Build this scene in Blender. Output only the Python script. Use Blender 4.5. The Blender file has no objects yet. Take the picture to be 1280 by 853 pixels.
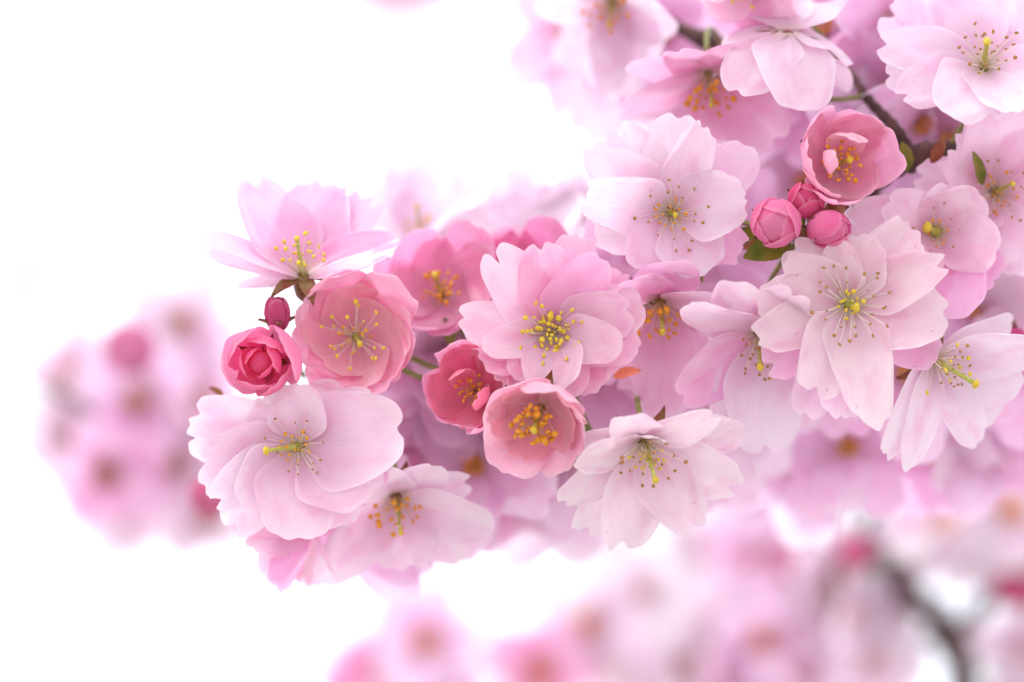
import bpy, math, random
import numpy as np
from mathutils import Vector, Matrix

random.seed(7)
RNG = np.random.default_rng(7)
SC = bpy.context.scene
COL = SC.collection
R = math.radians

# ------------------------------------------------------------------ camera
PW, PH = 1280.0, 853.0
LENS, SENSOR = 100.0, 36.0
FOCUS = 0.605
PITCH = R(18)
CAM = Vector((0, 0, 1.70))
FWD = Vector((0, math.cos(PITCH), math.sin(PITCH)))
RGT = Vector((1, 0, 0))
UPV = RGT.cross(FWD)
cd = bpy.data.cameras.new('camera')
cd.lens = LENS; cd.sensor_width = SENSOR; cd.sensor_fit = 'HORIZONTAL'
cd.clip_start = 0.02; cd.clip_end = 2000
cd.dof.use_dof = True; cd.dof.focus_distance = FOCUS; cd.dof.aperture_fstop = 4.4
cam = bpy.data.objects.new('camera', cd); COL.objects.link(cam)
cam.matrix_world = Matrix((
    (RGT.x, UPV.x, -FWD.x, CAM.x), (RGT.y, UPV.y, -FWD.y, CAM.y),
    (RGT.z, UPV.z, -FWD.z, CAM.z), (0, 0, 0, 1)))
SC.camera = cam

# ------------------------------------------------------------------ light
SUN_EL, SUN_AZ = R(50), R(-118)            # azimuth from +Y (view direction) towards +X
w = bpy.data.worlds.new('World'); SC.world = w; w.use_nodes = True
nt = w.node_tree; nt.nodes.clear()
wo = nt.nodes.new('ShaderNodeOutputWorld'); bg = nt.nodes.new('ShaderNodeBackground')
sky = nt.nodes.new('ShaderNodeTexSky'); sky.sky_type = 'NISHITA'; sky.sun_disc = False
sky.sun_elevation = SUN_EL; sky.sun_rotation = SUN_AZ
sky.air_density = 1.0; sky.dust_density = 3.0; sky.ozone_density = 1.0
tc = nt.nodes.new('ShaderNodeTexCoord')
nz = nt.nodes.new('ShaderNodeTexNoise'); nz.inputs['Scale'].default_value = 2.2; nz.inputs['Detail'].default_value = 5
rp = nt.nodes.new('ShaderNodeMapRange')
rp.inputs['From Min'].default_value = 0.3; rp.inputs['From Max'].default_value = 0.75
rp.inputs['To Min'].default_value = 0.66; rp.inputs['To Max'].default_value = 0.94
mx = nt.nodes.new('ShaderNodeMix'); mx.data_type = 'RGBA'
mx.inputs['B'].default_value = (9.6, 9.7, 10.3, 1)      # thin bright overcast veil
nt.links.new(tc.outputs['Generated'], nz.inputs['Vector'])
nt.links.new(nz.outputs['Fac'], rp.inputs['Value'])
nt.links.new(rp.outputs['Result'], mx.inputs['Factor'])
nt.links.new(sky.outputs['Color'], mx.inputs['A'])
nt.links.new(mx.outputs['Result'], bg.inputs['Color'])
bg.inputs['Strength'].default_value = 0.13
nt.links.new(bg.outputs['Background'], wo.inputs['Surface'])

sl = bpy.data.lights.new('sun', 'SUN'); sl.energy = 0.75; sl.angle = R(14); sl.color = (1, .965, .92)
sun = bpy.data.objects.new('sun', sl); COL.objects.link(sun)
sd = Vector((math.sin(SUN_AZ) * math.cos(SUN_EL), math.cos(SUN_AZ) * math.cos(SUN_EL), math.sin(SUN_EL)))
sun.rotation_euler = sd.to_track_quat('Z', 'Y').to_euler()
sun.location = (0, 0, 6)

vs = SC.view_settings
vs.view_transform = 'Standard'; vs.look = 'None'; vs.gamma = 1.0; vs.exposure = 0.76; vs.use_curve_mapping = False
cy = SC.cycles
cy.max_bounces = 8; cy.diffuse_bounces = 7; cy.transmission_bounces = 7; cy.glossy_bounces = 3
cy.transparent_max_bounces = 8; cy.caustics_reflective = False; cy.caustics_refractive = False
cy.sample_clamp_indirect = 6.0
cy.use_adaptive_sampling = True; cy.adaptive_threshold = 0.025

# ------------------------------------------------------------------ pixels <-> space
PXM = SENSOR / LENS / PW                   # metres per photo pixel at 1 m

def P(px, py, dz=0.0):
    """point seen at a photo pixel, dz millimetres behind the plane of sharp focus"""
    D = FOCUS + dz / 1000.0
    return CAM + RGT * ((px - PW / 2) * PXM * D) + UPV * ((PH / 2 - py) * PXM * D) + FWD * D

NC, NR, NU, NF = (np.array(v) for v in (CAM, RGT, UPV, FWD))

def project(pts):
    d = np.asarray(pts) - NC
    z = d @ NF
    return np.stack([PW / 2 + (d @ NR) / (z * PXM), PH / 2 - (d @ NU) / (z * PXM)], -1)

def cv(x, y, z):
    """camera-relative direction (right, up, toward the viewer) as a world vector"""
    return (RGT * x + UPV * y - FWD * z).normalized()

# ------------------------------------------------------------------ materials
def newmat(name):
    m = bpy.data.materials.new(name); m.use_nodes = True
    t = m.node_tree; t.nodes.clear()
    return m, t, t.nodes.new('ShaderNodeOutputMaterial')

def N(t, typ, **kw):
    n = t.nodes.new(typ)
    for k, v in kw.items():
        if k in n.inputs: n.inputs[k].default_value = v
        else: setattr(n, k, v)
    return n

def mathn(t, op, a, b=None, clamp=False):
    n = t.nodes.new('ShaderNodeMath'); n.operation = op; n.use_clamp = clamp
    for i, x in enumerate((a, b)):
        if x is None: continue
        if isinstance(x, (int, float)): n.inputs[i].default_value = x
        else: t.links.new(x, n.inputs[i])
    return n.outputs[0]

def mixc(t, fac, a, b, blend='MIX'):
    n = t.nodes.new('ShaderNodeMix'); n.data_type = 'RGBA'; n.blend_type = blend
    for key, x in (('Factor', fac), ('A', a), ('B', b)):
        if isinstance(x, (int, float)): n.inputs[key].default_value = x
        elif isinstance(x, tuple): n.inputs[key].default_value = x
        else: t.links.new(x, n.inputs[key])
    return n.outputs['Result']

def maprange(t, val, a, b, c, d, smooth=True):
    n = t.nodes.new('ShaderNodeMapRange'); n.clamp = True
    if smooth: n.interpolation_type = 'SMOOTHSTEP'
    t.links.new(val, n.inputs['Value'])
    for k, x in (('From Min', a), ('From Max', b), ('To Min', c), ('To Max', d)): n.inputs[k].default_value = x
    return n.outputs['Result']

def petal_material():
    m, t, out = newmat('petal')
    info = N(t, 'ShaderNodeObjectInfo')
    uv = N(t, 'ShaderNodeUVMap')
    sep = N(t, 'ShaderNodeSeparateXYZ'); t.links.new(uv.outputs['UV'], sep.inputs[0])
    u, v = sep.outputs[0], sep.outputs[1]
    tint = info.outputs['Color']
    # veins fan out along the petal, broken up by noise
    cmb = N(t, 'ShaderNodeCombineXYZ')
    t.links.new(mathn(t, 'MULTIPLY', u, 2.2), cmb.inputs[0])
    t.links.new(mathn(t, 'MULTIPLY', v, 11.0), cmb.inputs[1])
    t.links.new(mathn(t, 'MULTIPLY', info.outputs['Random'], 37.0), cmb.inputs[2])
    vein = N(t, 'ShaderNodeTexNoise', Scale=1.6, Detail=4.0, Roughness=0.62, Distortion=0.5)
    t.links.new(cmb.outputs[0], vein.inputs['Vector'])
    cmb2 = N(t, 'ShaderNodeCombineXYZ')
    t.links.new(u, cmb2.inputs[0]); t.links.new(v, cmb2.inputs[1])
    t.links.new(mathn(t, 'MULTIPLY', info.outputs['Random'], 91.0), cmb2.inputs[2])
    blot = N(t, 'ShaderNodeTexNoise', Scale=3.0, Detail=3.0, Roughness=0.5)
    t.links.new(cmb2.outputs[0], blot.inputs['Vector'])
    deep = mixc(t, 1.0, tint, (0.97, 0.74, 0.86, 1), 'MULTIPLY')
    base_f = maprange(t, u, 0.05, 0.62, 0.62, 0.0)
    col = mixc(t, base_f, tint, deep)
    col = mixc(t, maprange(t, vein.outputs['Fac'], 0.42, 0.72, 0.0, 0.24), col, deep)
    col = mixc(t, maprange(t, blot.outputs['Fac'], 0.42, 0.72, 0.0, 0.65), col, deep)
    # petal's own paler margin, with the bright rim highlight painted into the colour
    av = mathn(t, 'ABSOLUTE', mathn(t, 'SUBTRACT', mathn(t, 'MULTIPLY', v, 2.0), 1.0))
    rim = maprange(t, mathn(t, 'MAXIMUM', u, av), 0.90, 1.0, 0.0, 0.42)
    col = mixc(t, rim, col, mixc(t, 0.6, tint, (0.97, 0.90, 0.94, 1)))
    # greenish claw at the throat
    col = mixc(t, maprange(t, u, 0.0, 0.15, 0.42, 0.0), col, (0.86, 0.80, 0.52, 1))
    # thin deeper margin of ageing petals and brown freckles, driven by the object's alpha
    age = info.outputs['Alpha']
    vor = N(t, 'ShaderNodeTexVoronoi', Scale=7.0); t.links.new(cmb2.outputs[0], vor.inputs['Vector'])
    spot = maprange(t, vor.outputs['Distance'], 0.05, 0.11, 1.0, 0.0)
    sepc = N(t, 'ShaderNodeSeparateColor'); t.links.new(vor.outputs['Color'], sepc.inputs[0])
    pick = mathn(t, 'LESS_THAN', sepc.outputs[0], age)
    spot = mathn(t, 'MULTIPLY', spot, pick)
    spot = mathn(t, 'MULTIPLY', spot, maprange(t, u, 0.3, 0.45, 0.0, 0.6))
    col = mixc(t, spot, col, (0.42, 0.16, 0.17, 1))
    # transmitted light is a little more saturated
    tr = mixc(t, 0.42, col, mixc(t, 1.0, col, tint, 'MULTIPLY'))
    bump = N(t, 'ShaderNodeBump', Strength=0.22, Distance=0.0006)
    t.links.new(vein.outputs['Fac'], bump.inputs['Height'])
    d = N(t, 'ShaderNodeBsdfDiffuse', Roughness=0.6); tl = N(t, 'ShaderNodeBsdfTranslucent')
    t.links.new(col, d.inputs['Color']); t.links.new(tr, tl.inputs['Color'])
    g = N(t, 'ShaderNodeBsdfGlossy', Roughness=0.42)
    for n in (d, tl, g): t.links.new(bump.outputs[0], n.inputs['Normal'])
    m1 = N(t, 'ShaderNodeMixShader', Fac=0.57)
    t.links.new(d.outputs[0], m1.inputs[1]); t.links.new(tl.outputs[0], m1.inputs[2])
    fr = N(t, 'ShaderNodeFresnel', IOR=1.30)
    m2 = N(t, 'ShaderNodeMixShader')
    t.links.new(mathn(t, 'MULTIPLY', fr.outputs[0], 0.22), m2.inputs[0])
    t.links.new(m1.outputs[0], m2.inputs[1]); t.links.new(g.outputs[0], m2.inputs[2])
    t.links.new(m2.outputs[0], out.inputs['Surface'])
    return m

def simple(name, c1, c2, scale=400.0, rough=0.5, trans=0.0, bump=0.2, stretch=None, dist=0.0004):
    m, t, out = newmat(name)
    tcn = N(t, 'ShaderNodeTexCoord')
    nz = N(t, 'ShaderNodeTexNoise', Scale=scale, Detail=5.0, Roughness=0.6)
    src = tcn.outputs['Object']
    if stretch:
        mp = N(t, 'ShaderNodeMapping'); mp.inputs['Scale'].default_value = stretch
        t.links.new(src, mp.inputs['Vector']); src = mp.outputs[0]
    t.links.new(src, nz.inputs['Vector'])
    col = mixc(t, maprange(t, nz.outputs['Fac'], 0.35, 0.65, 0, 1), c1 + (1,), c2 + (1,))
    b = N(t, 'ShaderNodeBsdfPrincipled', Roughness=rough)
    t.links.new(col, b.inputs['Base Color'])
    bp = N(t, 'ShaderNodeBump', Strength=bump, Distance=dist)
    t.links.new(nz.outputs['Fac'], bp.inputs['Height']); t.links.new(bp.outputs[0], b.inputs['Normal'])
    if trans > 0:
        tl = N(t, 'ShaderNodeBsdfTranslucent'); t.links.new(col, tl.inputs['Color'])
        mxs = N(t, 'ShaderNodeMixShader', Fac=trans)
        t.links.new(b.outputs[0], mxs.inputs[1]); t.links.new(tl.outputs[0], mxs.inputs[2])
        t.links.new(mxs.outputs[0], out.inputs['Surface'])
    else:
        t.links.new(b.outputs[0], out.inputs['Surface'])
    return m

M = {
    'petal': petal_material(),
    'filament': simple('filament', (.86, .80, .62), (.92, .80, .78), 900, .5, .35),
    'filament_pink': simple('filament_pink', (.88, .74, .48), (.90, .66, .58), 900, .5, .35),
    'anther_yellow': simple('anther_yellow', (.93, .60, .03), (.97, .76, .10), 2500, .7, .15, .6),
    'anther_orange': simple('anther_orange', (.90, .32, .02), (.95, .47, .04), 2500, .7, .15, .6),
    'anther_brown': simple('anther_brown', (.36, .15, .04), (.58, .30, .08), 2500, .75, 0, .6),
    'pistil': simple('pistil', (.42, .42, .06), (.60, .56, .16), 900, .45, .2),
    'stigma': simple('stigma', (.62, .42, .02), (.74, .55, .06), 2500, .6, .1, .6),
    'green': simple('pedicel_green', (.16, .20, .04), (.28, .26, .07), 700, .45, .1),
    'sepal': simple('sepal', (.30, .06, .05), (.24, .16, .05), 500, .45, .25),
    'leaf': simple('young_leaf', (.12, .17, .02), (.26, .20, .03), 160, .35, .45, .4),
    'leaf_red': simple('red_leaf', (.22, .05, .03), (.30, .12, .04), 200, .4, .35, .4),
    'scale_red': simple('red_scale', (.62, .12, .07), (.74, .22, .12), 300, .4, .45, .4),
    'bark': simple('bark', (.045, .016, .014), (.11, .048, .038), 260, .75, 0, .9, (1, 1, 1), .0012),
    'ground': simple('pale_gravel', (.42, .40, .37), (.58, .56, .52), 60, .9, 0, .5, None, .01),
}

# ------------------------------------------------------------------ mesh helpers
def mesh_from(name, co, faces, mats, uvs=None, fmat=None):
    me = bpy.data.meshes.new(name)
    me.from_pydata([tuple(c) for c in co], [], faces)
    for mt in mats: me.materials.append(mt)
    if uvs is not None:
        ul = me.uv_layers.new(name='UVMap')
        idx = np.zeros(len(me.loops), dtype=np.int32); me.loops.foreach_get('vertex_index', idx)
        ul.data.foreach_set('uv', np.asarray(uvs, dtype=np.float32)[idx].ravel())
    if fmat is not None: me.polygons.foreach_set('material_index', np.asarray(fmat, dtype=np.int32))
    me.polygons.foreach_set('use_smooth', np.ones(len(me.polygons), dtype=bool))
    me.update()
    return me

def link(name, me, parent=None, color=None):
    o = bpy.data.objects.new(name, me); COL.objects.link(o)
    if parent is not None: o.parent = parent
    if color is not None: o.color = color
    return o

def grid_faces(nu, nv):
    f = []
    for i in range(nu - 1):
        for j in range(nv - 1):
            a = i * nv + j
            f.append((a, a + 1, a + nv + 1, a + nv))
    return f
GF = {}

def centreline(L, e0, e1, k=1.0, n=33, rho0=0.0012, h0=0.0):
    """profile of a petal's midrib in the (radius, height) half-plane"""
    s = np.linspace(0, 1, n)
    e = R(e0) + R(e1 - e0) * s ** k
    em = (e[1:] + e[:-1]) / 2
    d = L / (n - 1)
    rho = rho0 + np.concatenate([[0], np.cumsum(np.cos(em)) * d])
    h = h0 + np.concatenate([[0], np.cumsum(np.sin(em)) * d])
    return s, rho, h, e

def petal_co(az, L, W, e0, e1, k=1.0, wrap=0.6, cup=0.12, notch=0.08, notch_w=0.16, cap=0.40, claw=0.27,
             um=0.56, roll=0.0, ruff=0.02, frill=0.012, h0=0.0, rho0=0.0012, fold=0.0, skew=0.0, tipcurl=0.0,
             nu=22, nv=23, rng=None):
    rng = rng or RNG
    s, rho, h, e = centreline(L, e0, e1, k, rho0=rho0, h0=h0)
    tt = np.linspace(-1, 1, nv); v = np.sin(tt * math.pi / 2) * 0.6 + tt * 0.4
    u = np.linspace(0, 1, nu)
    U, V = np.meshgrid(u, v, indexing='ij')
    E = 1 - cap * (1 - np.sqrt(np.clip(1 - np.abs(v) ** 2.3, 0, 1)))
    E = E - notch * np.exp(-((v - skew * .3) / notch_w) ** 2) + skew * v * 0.10
    for q in range(4):
        f = rng.uniform(3, 13); E = E + frill * rng.uniform(.3, 1) * np.sin(f * v + rng.uniform(0, 6.28))
    A = U * E[None, :]
    a_ = np.clip(U / um, 0, 1)
    wp = claw + (1 - claw) * np.sin(a_ * math.pi / 2) ** 1.05
    wp = wp * (1 - 0.12 * np.clip((U - um) / (1 - um), 0, 1) ** 2)
    S = V * wp * W / 2
    Ac = np.clip(A, 0, 1.2)
    rr = np.interp(Ac, s, rho); hh = np.interp(Ac, s, h); ee = np.interp(Ac, s, e)
    over = np.clip(A - 1, 0, None) * L
    rr = rr + np.cos(ee) * over; hh = hh + np.sin(ee) * over
    kap = wrap * np.sin(ee) / np.maximum(rr, 0.0015) + cup * 2.0 / max(W, 1e-4)
    # keep the sheet from rolling right up
    ang = np.clip(S * kap, -2.3, 2.3)
    kk = np.where(np.abs(kap) < 1e-6, 1e-6, kap)
    lat = np.where(np.abs(ang) < 1e-5, S, np.sin(ang) / kk)
    inw = np.where(np.abs(ang) < 1e-5, 0, (1 - np.cos(ang)) / kk)
    # ruffles: long waves that grow toward the rim and the edges
    z = np.zeros_like(U)
    for q in range(4):
        fu, fv = rng.uniform(1, 4), rng.uniform(1.5, 6.5)
        z += rng.uniform(.3, 1) * np.sin(fu * U * 2 + fv * V + rng.uniform(0, 6.28))
    z *= ruff * W * (0.15 + 0.85 * U ** 1.6) * (0.45 + 0.55 * np.abs(V))
    for q in range(3):                                      # fine crinkles
        z += .0035 * W * U * np.sin(rng.uniform(5, 11) * U + rng.uniform(7, 15) * V + rng.uniform(0, 6.28)) * (0.4 + np.abs(V))
    z += -0.018 * W * np.exp(-(V / 0.10) ** 2) * np.clip(U * 3, 0, 1) * (1 - 0.5 * U)     # midrib groove
    z += fold * W * np.abs(V) * U
    z += tipcurl * L * np.clip((U - .72) / .28, 0, 1) ** 2
    rl = R(roll) * (0.35 + 0.65 * U)
    inw2 = inw + z
    lat2 = lat * np.cos(rl) - inw2 * np.sin(rl) * 0
    nrm = inw2 + lat * np.sin(rl)
    nx, nz_ = -np.sin(ee), np.cos(ee)
    X = rr + nx * nrm; Y = lat2; Z = hh + nz_ * nrm
    ca, sa = math.cos(az), math.sin(az)
    co = np.stack([X * ca - Y * sa, X * sa + Y * ca, Z], -1).reshape(-1, 3)
    uv = np.stack([U, V * 0.5 + 0.5], -1).reshape(-1, 2)
    return co, uv, nu, nv

def petal_mesh(name='petal', **kw):
    co, uv, nu, nv = petal_co(**kw)
    if (nu, nv) not in GF: GF[(nu, nv)] = grid_faces(nu, nv)
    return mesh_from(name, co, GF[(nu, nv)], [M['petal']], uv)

def tube_co(pts, rad, ns=8, cap=True):
    pts = [Vector(p) for p in pts]
    n = len(pts); co = []; faces = []
    t0 = (pts[1] - pts[0]).normalized()
    ref = Vector((0, 0, 1)) if abs(t0.z) < .9 else Vector((1, 0, 0))
    x = t0.cross(ref).normalized()
    for i in range(n):
        t = (pts[min(i + 1, n - 1)] - pts[max(i - 1, 0)]).normalized()
        x = (x - t * x.dot(t)).normalized(); y = t.cross(x)
        for q in range(ns):
            a = 2 * math.pi * q / ns
            co.append(pts[i] + (x * math.cos(a) + y * math.sin(a)) * rad[i])
    for i in range(n - 1):
        for q in range(ns):
            faces.append((i * ns + q, i * ns + (q + 1) % ns, (i + 1) * ns + (q + 1) % ns, (i + 1) * ns + q))
    if cap:
        faces.append(tuple(range(ns - 1, -1, -1))); faces.append(tuple((n - 1) * ns + q for q in range(ns)))
    return co, faces

def ellipsoid_co(c, ax, r, ns=8, nr=6, lump=0.0, rng=None):
    """small lumpy ellipsoid; r = (across, across, along ax)"""
    c = Vector(c); ax = Vector(ax).normalized()
    ref = Vector((0, 0, 1)) if abs(ax.z) < .9 else Vector((1, 0, 0))
    x = ax.cross(ref).normalized(); y = ax.cross(x)
    co = [c - ax * r[2]]; faces = []
    for i in range(1, nr):
        th = math.pi * i / nr
        for q in range(ns):
            a = 2 * math.pi * q / ns
            k = 1 + (lump * math.cos(2 * a) if lump else 0)
            co.append(c - ax * (r[2] * math.cos(th)) + (x * math.cos(a) * r[0] + y * math.sin(a) * r[1]) * math.sin(th) * k)
    co.append(c + ax * r[2])
    for q in range(ns): faces.append((0, 1 + (q + 1) % ns, 1 + q))
    for i in range(nr - 2):
        for q in range(ns):
            a = 1 + i * ns; faces.append((a + q, a + (q + 1) % ns, a + ns + (q + 1) % ns, a + ns + q))
    b = 1 + (nr - 2) * ns
    for q in range(ns): faces.append((b + q, b + (q + 1) % ns, len(co) - 1))
    return co, faces

def join(pieces):
    co, faces, fm = [], [], []
    for c, f, mi in pieces:
        b = len(co); co += list(c); faces += [tuple(i + b for i in q) for q in f]; fm += [mi] * len(f)
    return co, faces, fm

# stamens: five curved variants for each look, shared by every flower, unit length along +Z
STAMEN = {}
def stamen_mesh(style, i):
    key = (style, i)
    if key not in STAMEN:
        rg = random.Random(hash(style) % 1000 + i if False else i * 13 + len(style))
        fil = {'yellow': 'filament', 'gold': 'filament', 'orange': 'filament_pink', 'brown': 'filament'}[style]
        b = rg.uniform(.05, .22); sx = rg.uniform(-.06, .06)
        pts = [(b * (q / 5) ** 2 * 1.0, sx * math.sin(q / 5 * 3.1), q / 5) for q in range(6)]
        rad = [.016 - .007 * q / 5 for q in range(6)]
        c, f = tube_co(pts, rad, 5, False)
        ar = {'yellow': (.070, .050, .078), 'orange': (.084, .060, .096), 'brown': (.046, .036, .052), 'gold': (.165, .12, .18)}[style]
        d = Vector((rg.uniform(-.8, .8), rg.uniform(-.8, .8), 1))
        c2, f2 = ellipsoid_co(Vector(pts[-1]) + Vector((0, 0, .02)), d, ar, 7, 5, .18)
        co, fc, fm = join([(c, f, 0), (c2, f2, 1)])
        STAMEN[key] = mesh_from('stamen', co, fc, [M[fil], M['anther_' + ('yellow' if style == 'gold' else style)]], None, fm)
    return STAMEN[key]

# ------------------------------------------------------------------ branches (polyline registry so that stalks can find wood)
WOOD = []
def spline(pts, step=8):
    pts = [Vector(p) for p in pts]
    q = [pts[0] * 2 - pts[1]] + pts + [pts[-1] * 2 - pts[-2]]
    out = []
    for i in range(1, len(q) - 2):
        for k in range(step):
            t = k / step
            out.append(0.5 * ((2 * q[i]) + (q[i + 1] - q[i - 1]) * t + (2 * q[i - 1] - 5 * q[i] + 4 * q[i + 1] - q[i + 2]) * t * t
                              + (3 * q[i] - q[i - 1] - 3 * q[i + 1] + q[i + 2]) * t ** 3))
    out.append(pts[-1])
    return out

def branch(label, ctrl, r0, r1, group=None, spurs=()):
    pts = spline([P(*c) for c in ctrl], 10)
    n = len(pts)
    rg = random.Random(len(ctrl) * 7 + int(ctrl[0][0]))
    rad = []
    for i in range(n):
        r = r0 + (r1 - r0) * i / (n - 1)
        r *= 1 + 0.10 * math.sin(i * 1.9) + rg.uniform(-.06, .06)
        if i % 9 == 4: r *= 1.32                       # growth nodes
        rad.append(r)
    co, f = tube_co(pts, rad, 12)
    co = [c + Vector((rg.uniform(-1, 1), rg.uniform(-1, 1), rg.uniform(-1, 1))) * r0 * .05 for c in co]
    o = link('branch', mesh_from('branch', co, f, [M['bark']]))
    o['label'] = label; o['category'] = 'branch'
    if group: o['group'] = group
    WOOD.extend(pts)
    for sp, ra, rb in spurs:
        sp = spline([P(*c) for c in sp], 8)
        m_ = len(sp)
        c2, f2 = tube_co(sp, [(ra + (rb - ra) * i / (m_ - 1)) * (1 + .12 * math.sin(i * 2.3)) for i in range(m_)], 10)
        link('twig', mesh_from('twig', c2, f2, [M['bark']]), o)
        WOOD.extend(sp)
    return o

main_branch = branch('slender dark brown cherry branch running behind the sharpest blossoms',
    [(1440, 110, 80), (1300, 160, 48), (1205, 190, 28), (1140, 196, 24), (1085, 235, 40), (1010, 300, 60), (940, 350, 80), (870, 430, 90),
     (800, 500, 85), (738, 560, 80), (690, 500, 90), (610, 430, 92), (530, 450, 92), (460, 500, 90), (400, 560, 84), (360, 600, 74)],
    .0030, .0012,
    spurs=[([(1140, 196, 24), (1118, 160, 26), (1088, 128, 30), (1066, 96, 38)], .0016, .0009),
           ([(1010, 300, 60), (1003, 300, 26), (1000, 296, 8)], .0013, .0010),
           ([(738, 560, 80), (736, 572, 50), (737, 560, 26), (741, 548, 19)], .0015, .0012)])
top_branch = branch('thin cherry branch carrying the pale blossoms above the pink cup-shaped bloom',
    [(1460, -80, 80), (1300, -20, 66), (1150, 40, 58), (1010, 70, 56), (880, 50, 58), (760, -20, 70), (690, -40, 90)], .0026, .0012)
low_branch = branch('dark knotty bare branch forking among the blossoms below the main spray',
    [(1225, 930, 330), (1206, 862, 325), (1200, 822, 325), (1176, 792, 320), (1170, 764, 318), (1140, 748, 318), (1126, 716, 316), (1100, 700, 314), (1084, 676, 312), (1010, 700, 380), (930, 770, 420), (840, 800, 430), (740, 815, 430),
     (640, 840, 430), (540, 850, 430), (470, 880, 430)], .0052, .0014,
    spurs=[([(1180, 795, 322), (1212, 776, 316), (1240, 745, 312), (1300, 725, 310), (1380, 690, 310)], .0034, .0022),
           ([(1078, 672, 312), (1086, 650, 306), (1100, 628, 302)], .0020, .0013)])
left_branch = branch('thin twig carrying the separate blossom cluster behind the large pale bloom',
    [(620, 640, 210), (480, 600, 235), (330, 570, 255), (230, 540, 265), (160, 545, 270), (90, 500, 280), (40, 480, 300)], .0022, .0011)

def nearest_wood(p):
    return min(WOOD, key=lambda q: (q - p).length_squared)

# ------------------------------------------------------------------ flowers
PALE = (.960, .880, .945); BLUSH = (.960, .790, .910); ROSE = (.965, .630, .840)
PINK = (.915, .520, .680); DEEP = (.885, .300, .490); CERISE = (.830, .160, .360)

def shade(c, a=0.0, j=.02, rg=random):
    k = rg.uniform(-1, 1) * j
    return (min(.97, c[0] + k * .3), max(0, min(.97, c[1] + k * 1.6)), max(0, min(.97, c[2] + k)), a)

def root(name, label, cat, loc, axis, group=None, spin=0.0):
    o = bpy.data.objects.new(name, None); COL.objects.link(o)
    o.empty_display_size = .005
    z = Vector(axis).normalized()
    ref = UPV if abs(z.dot(UPV)) < .95 else RGT
    x = ref.cross(z).normalized(); y = z.cross(x)
    m = Matrix(((x.x, y.x, z.x, loc.x), (x.y, y.y, z.y, loc.y), (x.z, y.z, z.z, loc.z), (0, 0, 0, 1)))
    if spin: m = m @ Matrix.Rotation(spin, 4, 'Z')
    o.matrix_world = m
    o['label'] = label; o['category'] = cat
    if group: o['group'] = group
    return o, m

CAL = {}
def calyx(parent, scale=1.0, nsep=5, green=False, spread=-8, lift=0.0):
    """bell-shaped calyx with five pointed sepals behind the petals"""
    key = (green,)
    if key not in CAL:
        prof = [(0, .0011), (.0012, .0019), (.0030, .0023), (.0052, .0019), (.0064, .0011)]
        co, f = tube_co([(0, 0, -z) for z, _ in prof], [r for _, r in prof], 10)
        body = mesh_from('calyx', co, f, [M['green' if green else 'sepal']])
        # sepal: narrow triangle with a keel, pointing along +X
        n, mth = 7, 5; sc_ = []; uv = []
        for i in range(n):
            u = i / (n - 1); hw = .0019 * (1 - u ** 1.6) * (.75 + .5 * math.sin(u * 2.2)) + .00012
            for j in range(mth):
                v = j / (mth - 1) * 2 - 1
                sc_.append((.0015 + .0072 * u, v * hw, .0009 * v * v - .0016 * u * u + .0004))
        sep = mesh_from('sepal', sc_, grid_faces(n, mth), [M['sepal']])
        CAL[key] = (body, sep)
    body, sep = CAL[key]
    b = link('calyx', body, parent); b.scale = (scale,) * 3; b.location = (0, 0, lift)
    for i in range(nsep):
        s = link('sepal', sep, b)
        s.rotation_euler = (0, R(-spread + random.uniform(-8, 8)), i * 2 * math.pi / nsep + random.uniform(-.15, .15))
        s.location = (0, 0, -.0009)
    return b

def pedicel(parent, m, length_cap=.055, target=None, r=.00062, start=-.0060):
    a = m @ Vector((0, 0, start)); ax = m.to_3x3() @ Vector((0, 0, -1))
    b = target if target is not None else nearest_wood(a)
    d = (b - a).length
    pts = []
    for i in range(9):
        t = i / 8
        p = (1 - t) ** 2 * a + 2 * t * (1 - t) * (a + ax * min(d * .5, .014)) + t * t * b
        pts.append(m.inverted() @ p)
    co, f = tube_co(pts, [r * (1.25 if i in (0, 8) else 1.0) for i in range(9)], 7)
    link('pedicel', mesh_from('pedicel', co, f, [M['green']]), parent)

def stamens(parent, n, length, spread, style, rg, tip_out=1.0, lo=0.0):
    for i in range(n):
        a = i * 2.399963 + rg.uniform(-.25, .25)
        th = R(lo + (spread - lo) * math.sqrt((i + .6) / n) + rg.uniform(-5, 5))
        L = length * (.58 + .50 * math.sqrt((i + .6) / n)) * rg.uniform(.85, 1.1)
        o = link('stamen', stamen_mesh(style, rg.randrange(5)), parent)
        d = Vector((math.sin(th) * math.cos(a), math.sin(th) * math.sin(a), math.cos(th)))
        o.matrix_local = Matrix.Translation((d.x * .0008, d.y * .0008, .0003)) @ Matrix.Rotation(a, 4, 'Z') @ Matrix.Rotation(th, 4, 'Y') \
            @ Matrix.Rotation(rg.uniform(0, 6.28), 4, 'Z') @ Matrix.Scale(L, 4)

def pistil(parent, length, tilt=(0, 0), size=1.0):
    pts = [Vector((tilt[0] * t * length, tilt[1] * t * length, t * length)) for t in (0, .25, .5, .75, 1)]
    rad = [x * size for x in (.00085, .00055, .00036, .00032, .00040)]
    co, f = tube_co(pts, rad, 7)
    o = link('pistil', mesh_from('pistil', co, f, [M['pistil']]), parent)
    c2, f2 = ellipsoid_co(pts[-1], pts[-1] - pts[-2], (.00068 * size, .00060 * size, .00046 * size), 9, 6, .1)
    link('stigma', mesh_from('stigma', c2, f2, [M['stigma']]), o)

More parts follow.
